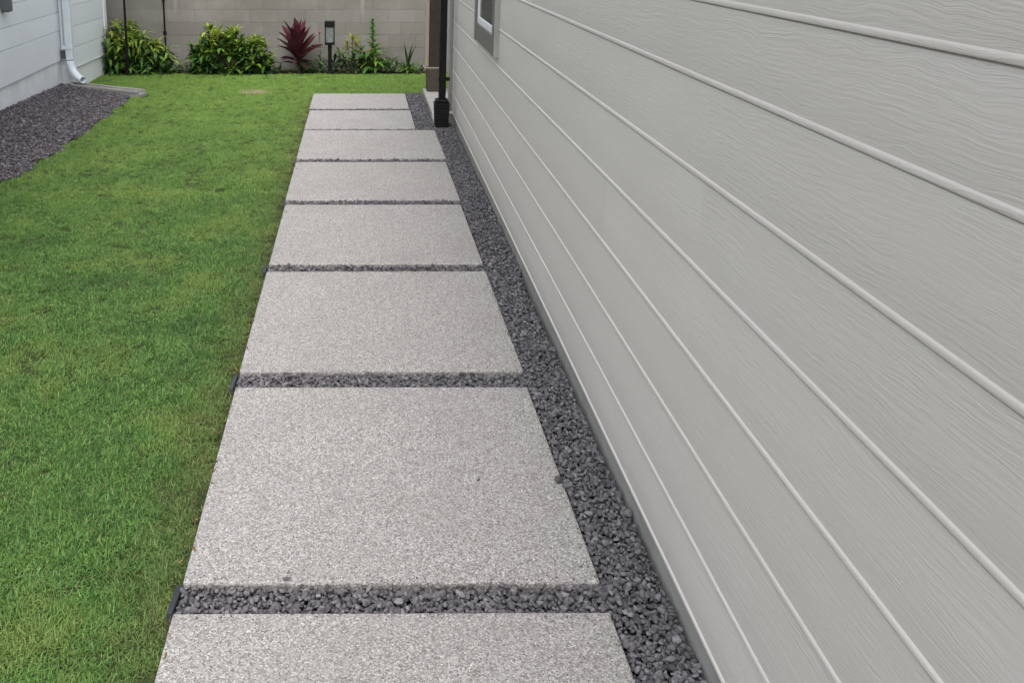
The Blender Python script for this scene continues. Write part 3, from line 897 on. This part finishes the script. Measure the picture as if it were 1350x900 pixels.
def rosette_shrub(name, loc, rx, ry, rz, n_ros, leaf_len, leaf_w, label, cat, n_single=170, lime=0.5, droop=1.1, seed=1, lumps=None, per=9):
    rd = random.Random(seed)
    root = empty(name, loc)
    tag(root, label, cat)
    tmp = {}
    for kx, mt in (('lime', 'leaf_lime'), ('green', 'leaf_green'), ('dark', 'leaf_dark')):
        tmp[kx] = [leaf_mesh(M[mt], leaf_len * q, leaf_w * q, droop * w, 0.35, 5) for q, w in ((1.0, 1.0), (0.85, 0.7), (1.12, 1.3))]
    raw = [leaf_data(leaf_len * q, leaf_w * q, droop * w, 0.35, 4) for q, w in ((1.0, 1.0), (0.85, 0.7), (1.12, 1.3))]
    stems = bmesh.new()
    singles, rest = [], []
    lumps = lumps or [(0, 0, 0, 1.0)]
    for i in range(n_ros):
        lx, ly, lz, ls = lumps[i % len(lumps)]
        u = rd.uniform(-1, 1); az = rd.uniform(0, 2 * math.pi)
        up = rd.random() ** 0.75
        rr = math.sqrt(max(0, 1 - up * up)) * rd.uniform(0.75, 1.05)
        shell = rd.uniform(0.72, 1.03)
        c = Vector((lx + math.cos(az) * rr * rx * ls * shell, ly + math.sin(az) * rr * ry * ls * shell, lz + (0.12 + 0.88 * up * shell) * rz * ls))
        tipz = c.z / rz
        foot = Vector((c.x * 0.35, c.y * 0.35, 0.0))
        midp = (foot + c) * 0.5 + Vector((rd.uniform(-.03, .03), rd.uniform(-.03, .03), .02))
        tube(stems, [foot, midp, c], [0.007, 0.005, 0.0035], 5)
        young = rd.random() < lime * min(1.0, 0.25 + tipz)
        k0 = rd.uniform(0, 6.28)
        front = c.y < 0.05
        lean_az, lean = az, 0.5 * rr
        for q in range(per):
            t = q / per
            el = R(78) * (1 - t) ** 1.2 - R(12) + rd.uniform(-.15, .15)
            a = k0 + q * 2.399
            el2 = el - lean * 0.5 * math.cos(a - lean_az + math.pi)
            p = c - Vector((0, 0, 0.028 * t * leaf_len / 0.1))
            s = rd.uniform(0.75, 1.1)
            m = leaf_mtx(p, a, el2, rd.uniform(-.4, .4), s)
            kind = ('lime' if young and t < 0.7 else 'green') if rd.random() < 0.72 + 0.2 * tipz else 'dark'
            (singles if front and tipz > 0.22 else rest).append((m, kind, rd.randrange(3)))
    rd.shuffle(singles)
    rest += singles[n_single:]; singles = singles[:n_single]
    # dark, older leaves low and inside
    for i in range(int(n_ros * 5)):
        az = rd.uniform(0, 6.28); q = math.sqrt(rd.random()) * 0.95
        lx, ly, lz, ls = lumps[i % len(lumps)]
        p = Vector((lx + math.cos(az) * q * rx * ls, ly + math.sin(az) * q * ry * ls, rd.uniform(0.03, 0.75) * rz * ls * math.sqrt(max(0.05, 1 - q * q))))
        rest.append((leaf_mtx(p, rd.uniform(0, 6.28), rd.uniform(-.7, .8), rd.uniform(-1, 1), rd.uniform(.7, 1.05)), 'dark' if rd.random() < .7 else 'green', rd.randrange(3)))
    for m, kx, v in singles:
        inst("leaf", tmp[kx][v], root, mtx=m)
    ki = {'lime': 0, 'green': 1, 'dark': 2}
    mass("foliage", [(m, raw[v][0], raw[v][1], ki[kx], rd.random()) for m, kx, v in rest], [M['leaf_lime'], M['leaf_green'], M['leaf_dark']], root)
    mesh_obj("stems", stems, M['stem'], root)
    return root

GZ = -0.035
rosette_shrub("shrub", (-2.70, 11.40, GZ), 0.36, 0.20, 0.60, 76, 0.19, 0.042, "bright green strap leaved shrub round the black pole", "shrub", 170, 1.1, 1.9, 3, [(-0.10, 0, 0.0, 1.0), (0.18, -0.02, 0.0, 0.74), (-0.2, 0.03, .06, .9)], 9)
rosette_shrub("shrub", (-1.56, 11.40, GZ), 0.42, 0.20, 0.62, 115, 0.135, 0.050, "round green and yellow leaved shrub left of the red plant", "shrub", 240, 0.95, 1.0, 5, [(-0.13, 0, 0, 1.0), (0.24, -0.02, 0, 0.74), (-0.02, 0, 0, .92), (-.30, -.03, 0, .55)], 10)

# red ti plant
ti = empty("ti_plant", (-0.775, 11.40, GZ))
tag(ti, "burgundy ti plant with upright broad leaves", "plant")
rd = random.Random(21)
bm = bmesh.new(); tube(bm, [(0, 0, -.05), (0.006, 0, 0.10), (0.0, 0, 0.30)], [0.014, 0.012, 0.009], 7)
tube(bm, [(0.01, 0, -.05), (0.03, 0.01, 0.10), (0.035, 0.01, 0.2)], [0.010, 0.009, 0.006], 6)
mesh_obj("stem", bm, M['stem'], ti)
tl = [leaf_mesh(M['leaf_red'], l, w, d, 0.4, 7, 2.2, 0.14) for l, w, d in ((0.36, 0.115, 0.35), (0.34, 0.12, 0.55), (0.28, 0.11, 0.8), (0.38, 0.11, 0.2))]
for i in range(32):
    t = i / 31
    a = i * 2.399 + rd.uniform(-.2, .2)
    el = R(84 - 62 * t ** 0.9) + rd.uniform(-.10, .10)
    s = (0.92 + 0.12 * math.sin(t * 3.14)) * rd.uniform(0.85, 1.08) * (1.0 if t < .7 else .85)
    inst("leaf", tl[(3 if t < .3 else (0 if t < .55 else (1 if t < .8 else 2)))], ti, mtx=leaf_mtx((0, 0, 0.32 - 0.23 * t), a, el, rd.uniform(-.35, .35), s))
pk = leaf_mesh(M['leaf_pink'], 0.20, 0.055, 0.8, 0.4, 6, 1.0, 0.2)
for a, el, z in ((R(190), R(18), 0.17), (R(200), R(6), 0.20)):
    o = inst("leaf", pk, ti, mtx=leaf_mtx((-0.03, -0.02, z), a, el, 0.2, 1.0)); o["label"] = "magenta pink leaf"

# thin stem with a salmon flower
fl = empty("flowering_plant", (-0.515, 11.42, GZ))
tag(fl, "thin stemmed plant with a salmon pink flower left of the bollard light", "plant")
bm = bmesh.new(); tube(bm, [(0, 0, -.03), (0.004, 0, .25), (-0.002, 0, .50)], 0.0035, 6); mesh_obj("stem", bm, M['leaf_dark'], fl)
pt = leaf_mesh(M['petal'], 0.055, 0.030, 0.8, 0.2, 4)
for i in range(9):
    inst("petal", pt, fl, mtx=leaf_mtx((rd.uniform(-.02, .025), 0, 0.495 + rd.uniform(-.012, .012)), i * 2.399, R(rd.uniform(-10, 45)), 0, rd.uniform(.7, 1.1)))
lv = leaf_mesh(M['leaf_dark'], 0.10, 0.03, 0.9, 0.3, 5)
for i in range(14):
    inst("leaf", lv, fl, mtx=leaf_mtx((0, 0, 0.06 + i * 0.022), i * 2.399, R(35), 0, 1.1 - i * 0.045))

# yellow croton beside the bollard
cr = empty("croton", (-0.12, 11.42, GZ))
tag(cr, "small croton with yellow top leaves just right of the bollard light", "plant")
bm = bmesh.new()
cy = [leaf_mesh(M['leaf_yellow'], 0.13, 0.046, 0.7, 0.3, 5), leaf_mesh(M['leaf_green'], 0.15, 0.048, 0.9, 0.3, 5), leaf_mesh(M['leaf_dark'], 0.17, 0.044, 1.0, 0.3, 5)]
for j, (x, h, kind) in enumerate(((0.0, 0.42, 0), (0.05, 0.36, 0), (-0.06, 0.34, 0), (0.10, 0.27, 1), (-0.16, 0.24, 1), (-0.22, 0.15, 2), (0.02, 0.2, 2), (-0.1, 0.14, 2), (0.15, 0.16, 1))):
    tube(bm, [(x * .3, 0, -.03), (x * .7, -.01, h * .5), (x, -.02, h)], [0.006, .005, .003], 5)
    for i in range(11):
        inst("leaf", cy[kind if i < 8 else 1 + (kind > 0)], cr, mtx=leaf_mtx((x, -.02, h - .012 * i), i * 2.399 + j, R(72 - 8 * i), rd.uniform(-.3, .3), rd.uniform(.7, 1.05)))
mesh_obj("stem", bm, M['stem'], cr)

# tall cane with small leaves at the top, straps below
ca = empty("cane_plant", (0.12, 11.42, GZ))
tag(ca, "tall narrow cane plant with broad green straps at its foot", "plant")
bm = bmesh.new(); tube(bm, [(0, 0, -.03), (0.01, 0, .3), (-.005, 0, .60)], [0.010, .008, .004], 6); mesh_obj("stem", bm, M['stem'], ca)
s1 = leaf_mesh(M['leaf_green'], 0.12, 0.066, 0.9, 0.3, 5); s2 = leaf_mesh(M['leaf_green'], 0.30, 0.072, 1.7, 0.35, 7); s3 = leaf_mesh(M['leaf_lime'], 0.24, 0.055, 1.5, 0.35, 7)
for i in range(24):
    inst("leaf", s1, ca, mtx=leaf_mtx((0, 0, 0.33 + i * 0.0125), i * 2.399, R(28 + i * 2.0), 0, 1.05 - i * 0.022))
for i in range(40):
    inst("leaf", s2 if i % 3 else s3, ca, mtx=leaf_mtx((rd.uniform(-.03, .05), rd.uniform(-.03, .02), 0.04 + 0.0055 * i), i * 2.399, R(25 + i * 1.1) + rd.uniform(-.2, .2), rd.uniform(-.3, .3), rd.uniform(.7, 1.08)))

# strap plant by the post
ag = empty("strap_plant", (0.545, 11.40, GZ))
tag(ag, "low strap leaved plant with one dark upright blade near the porch post", "plant")
g1 = leaf_mesh(M['leaf_lime'], 0.22, 0.038, 1.5, 0.35, 7); g2m = leaf_mesh(M['leaf_dark'], 0.32, 0.048, 0.15, 0.4, 6); g3 = leaf_mesh(M['leaf_green'], 0.24, 0.042, 1.3, 0.35, 7)
for i in range(20):
    inst("leaf", g1 if i % 3 == 0 else g3, ag, mtx=leaf_mtx((rd.uniform(-.02, .02), rd.uniform(-.02, .02), 0.03), i * 2.399, R(20 + i * 2.2), rd.uniform(-.3, .3), rd.uniform(.65, 1.0)))
for a, el in ((0.3, 74), (0.6, 80), (2.4, 82)):
    inst("leaf", g2m, ag, mtx=leaf_mtx((0.0, 0, 0.05), a, R(el), 0, 1.0))
# low dark ground cover that fills the bed
items = []
raw = [leaf_data(0.10, 0.026, 1.0, 0.3, 4), leaf_data(0.075, 0.03, 0.8, 0.3, 4)]
for i in range(2600):
    x = rd.uniform(-3.05, 0.78); y = rd.gauss(11.46, 0.09)
    if y > 11.68 or y < 11.31: continue
    dens = 0.5 + 0.3 * math.sin(x * 3.1 + 1.0) + (0.5 if -0.75 < x < -0.45 or -0.3 < x < 0.4 else 0)
    if rd.random() > dens: continue
    h = rd.uniform(0.0, 0.17) * min(1, dens)
    q = rd.randrange(2)
    items.append((leaf_mtx((x, y, GZ + h), rd.uniform(0, 6.28), rd.uniform(-.2, 1.2), rd.uniform(-.6, .6), rd.uniform(.6, 1.1)), raw[q][0], raw[q][1], 0 if rd.random() < .55 else 1, rd.random()))
mass("ground_cover", items, [M['leaf_dark'], M['leaf_green']], None)
bed = boxobj("planting_bed", (-3.06, 0.9, 11.33, 11.76, -0.2, -0.035), M['soil']); tag(bed, kind='structure')

# ------------------------------------------------------------------ lawn
def lawn_sheet(name, poly):
    bm = bmesh.new()
    top = [bm.verts.new((x, y, -0.034)) for x, y in poly]
    bm.faces.new(top)
    bmesh.ops.recalc_face_normals(bm, faces=bm.faces[:])
    if bm.faces[:][0].normal.z < 0: bmesh.ops.reverse_faces(bm, faces=bm.faces[:])
    return mesh_obj(name, bm, M['thatch'])
edge_l = [(float(bed_edge(y)) - 0.02, y) for y in np.linspace(0.2, 9.9, 26)]
poly = edge_l + [(-2.28, 9.86), (-3.10, 10.10), (-3.115, 11.34), (1.6, 11.34), (1.6, 9.862), (0.63, 9.862), (0.63, 9.70), (-0.45, 9.70), (-0.505, 9.70), (-0.485, 7.85), (-0.475, 5.7), (-0.46, 3.3), (-0.45, 0.2)]
lawn = lawn_sheet("lawn", poly); tag(lawn, kind='structure')

def in_poly(px, py, poly):
    c = np.zeros(len(px), bool)
    j = len(poly) - 1
    for i in range(len(poly)):
        xi, yi = poly[i]; xj, yj = poly[j]
        cond = ((yi > py) != (yj > py)) & (px < (xj - xi) * (py - yi) / (yj - yi + 1e-12) + xi)
        c ^= cond; j = i
    return c

# clumps of blades
clump_col = bpy.data.collections.new("grass_clumps")
def clump(i, nb, ln, wid, spread):
    V = []; F = []; T = []
    for b in range(nb):
        a = rng.uniform(0, 6.283); r = spread * math.sqrt(rng.random())
        x0, y0 = r * math.cos(a), r * math.sin(a)
        az = rng.uniform(0, 6.283); l = ln * rng.uniform(0.55, 1.15); w = wid * rng.uniform(.7, 1.2)
        lean = abs(rng.normal(0.65, 0.45)); curl = rng.uniform(0.5, 2.6)
        d = np.array([math.cos(az), math.sin(az)]); s = np.array([-d[1], d[0]])
        x, z = 0.0, 0.0; n0 = len(V)
        ang = lean
        for q in range(3):
            ww = w * (1, .8, 0.42)[q] * .5
            c = np.array([x0, y0]) + d * x
            V.append((c[0] - s[0] * ww, c[1] - s[1] * ww, z)); V.append((c[0] + s[0] * ww, c[1] + s[1] * ww, z))
            x += l / 3 * math.sin(ang); z += l / 3 * math.cos(ang); ang += curl * .5
            z = max(z, 0.002)
        c = np.array([x0, y0]) + d * x
        V.append((c[0], c[1], z))
        F += [(n0, n0 + 1, n0 + 3, n0 + 2), (n0 + 2, n0 + 3, n0 + 5, n0 + 4), (n0 + 4, n0 + 5, n0 + 6)]
        T += [rng.random()] * 7
    me = bpy.data.meshes.new("grass_clump"); me.from_pydata(V, [], F); me.update()
    at = me.attributes.new("tone", 'FLOAT', 'POINT'); at.data.foreach_set("value", T)
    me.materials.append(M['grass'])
    o = bpy.data.objects.new("grass_clump_%02d" % i, me); clump_col.objects.link(o)
for i in range(8):
    clump(i, 38, 0.032, 0.0029, 0.034)

def lawn_points():
    out = []
    for (y0, y1, dens) in ((0.9, 3.2, 2000), (3.2, 6.0, 1500), (6.0, 11.36, 1100)):
        n = int((y1 - y0) * 4.8 * dens)
        px = rng.uniform(-3.2, 1.6, n); py = rng.uniform(y0, y1, n)
        # ragged edges to the path and the beds
        j = 0.012 * np.sin(py * 17) + 0.010 * np.sin(py * 41 + 1) + rng.normal(0, .007, n)
        m = in_poly(px, py, poly)
        pe = np.interp(py, [0.9, 3.3, 5.7, 7.85, 9.8], [-0.462, -0.472, -0.488, -0.496, -0.512])
        m &= ~((px > pe - 0.021 + 0.8 * j + 0.017 * (rng.random(n) < 0.08)) & (py < 9.79 + 0.5 * j))
        m &= px > bed_edge(py) + 0.01 + 0.02 * np.sin(py * 11) + rng.normal(0, .015, n) - 10 * (py > 9.80)
        # splash block stays clear
        m &= ~((px < -2.22) & (px > -3.2) & (np.abs(py - (10.03 + (px + 3.10) * (-0.30 / 0.87))) < 0.095))
        m &= py < 11.34 + 0.02 * np.sin(px * 13) + rng.normal(0, .012, n)
        # thin places
        nz = np.array([mnoise.noise((a * 9, b * 9, 0.3)) for a, b in zip(px, py)])
        m &= rng.random(n) < np.clip(1.1 - 1.1 * np.clip(nz - 0.12, 0, 1) * 1.2, 0.86, 1)
        dsp = np.hypot((px + 1.157), (py - 10.0))
        m &= ~((dsp < 0.13) & (rng.random(n) < 0.25))
        out.append(np.stack([px, py, np.full(n, -0.035)], 1)[m])
    return np.concatenate(out)
P = lawn_points()
me = bpy.data.meshes.new("grass")
me.vertices.add(len(P)); me.vertices.foreach_set("co", P.astype(np.float32).ravel())
n = len(P)
hn = np.array([mnoise.noise((a * 3.3, b * 3.3, 7.0)) for a, b in P[:, :2]])
rot = np.stack([rng.normal(0, .12, n), rng.normal(0, .12, n), rng.uniform(0, 6.283, n)], 1)
a = me.attributes.new("rot", 'FLOAT_VECTOR', 'POINT'); a.data.foreach_set("vector", rot.astype(np.float32).ravel())
a = me.attributes.new("scl", 'FLOAT', 'POINT'); a.data.foreach_set("value", (rng.uniform(.72, 1.15, n) * (1 + 0.35 * hn)).astype(np.float32))
a = me.attributes.new("idx", 'INT', 'POINT'); a.data.foreach_set("value", rng.integers(0, 8, n).astype(np.int32))
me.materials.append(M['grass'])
grass = inst("grass", me); tag(grass, kind='stuff')
ng = bpy.data.node_groups.new("grass_scatter", 'GeometryNodeTree')
ng.interface.new_socket("Geometry", in_out='INPUT', socket_type='NodeSocketGeometry')
ng.interface.new_socket("Geometry", in_out='OUTPUT', socket_type='NodeSocketGeometry')
gi = ng.nodes.new('NodeGroupInput'); go = ng.nodes.new('NodeGroupOutput')
iop = ng.nodes.new('GeometryNodeInstanceOnPoints')
ci = ng.nodes.new('GeometryNodeCollectionInfo'); ci.inputs['Collection'].default_value = clump_col
ci.inputs['Separate Children'].default_value = True; ci.inputs['Reset Children'].default_value = True
def named(t, nm):
    q = ng.nodes.new('GeometryNodeInputNamedAttribute'); q.data_type = t; q.inputs['Name'].default_value = nm
    return next(s for s in q.outputs if s.enabled and s.name == 'Attribute')
iop.inputs['Pick Instance'].default_value = True
ng.links.new(gi.outputs[0], iop.inputs['Points'])
ng.links.new(ci.outputs[0], iop.inputs['Instance'])
ng.links.new(named('INT', 'idx'), iop.inputs['Instance Index'])
ng.links.new(named('FLOAT_VECTOR', 'rot'), iop.inputs['Rotation'])
ng.links.new(named('FLOAT', 'scl'), iop.inputs['Scale'])
ng.links.new(iop.outputs[0], go.inputs[0])
md = grass.modifiers.new("scatter", 'NODES'); md.node_group = ng
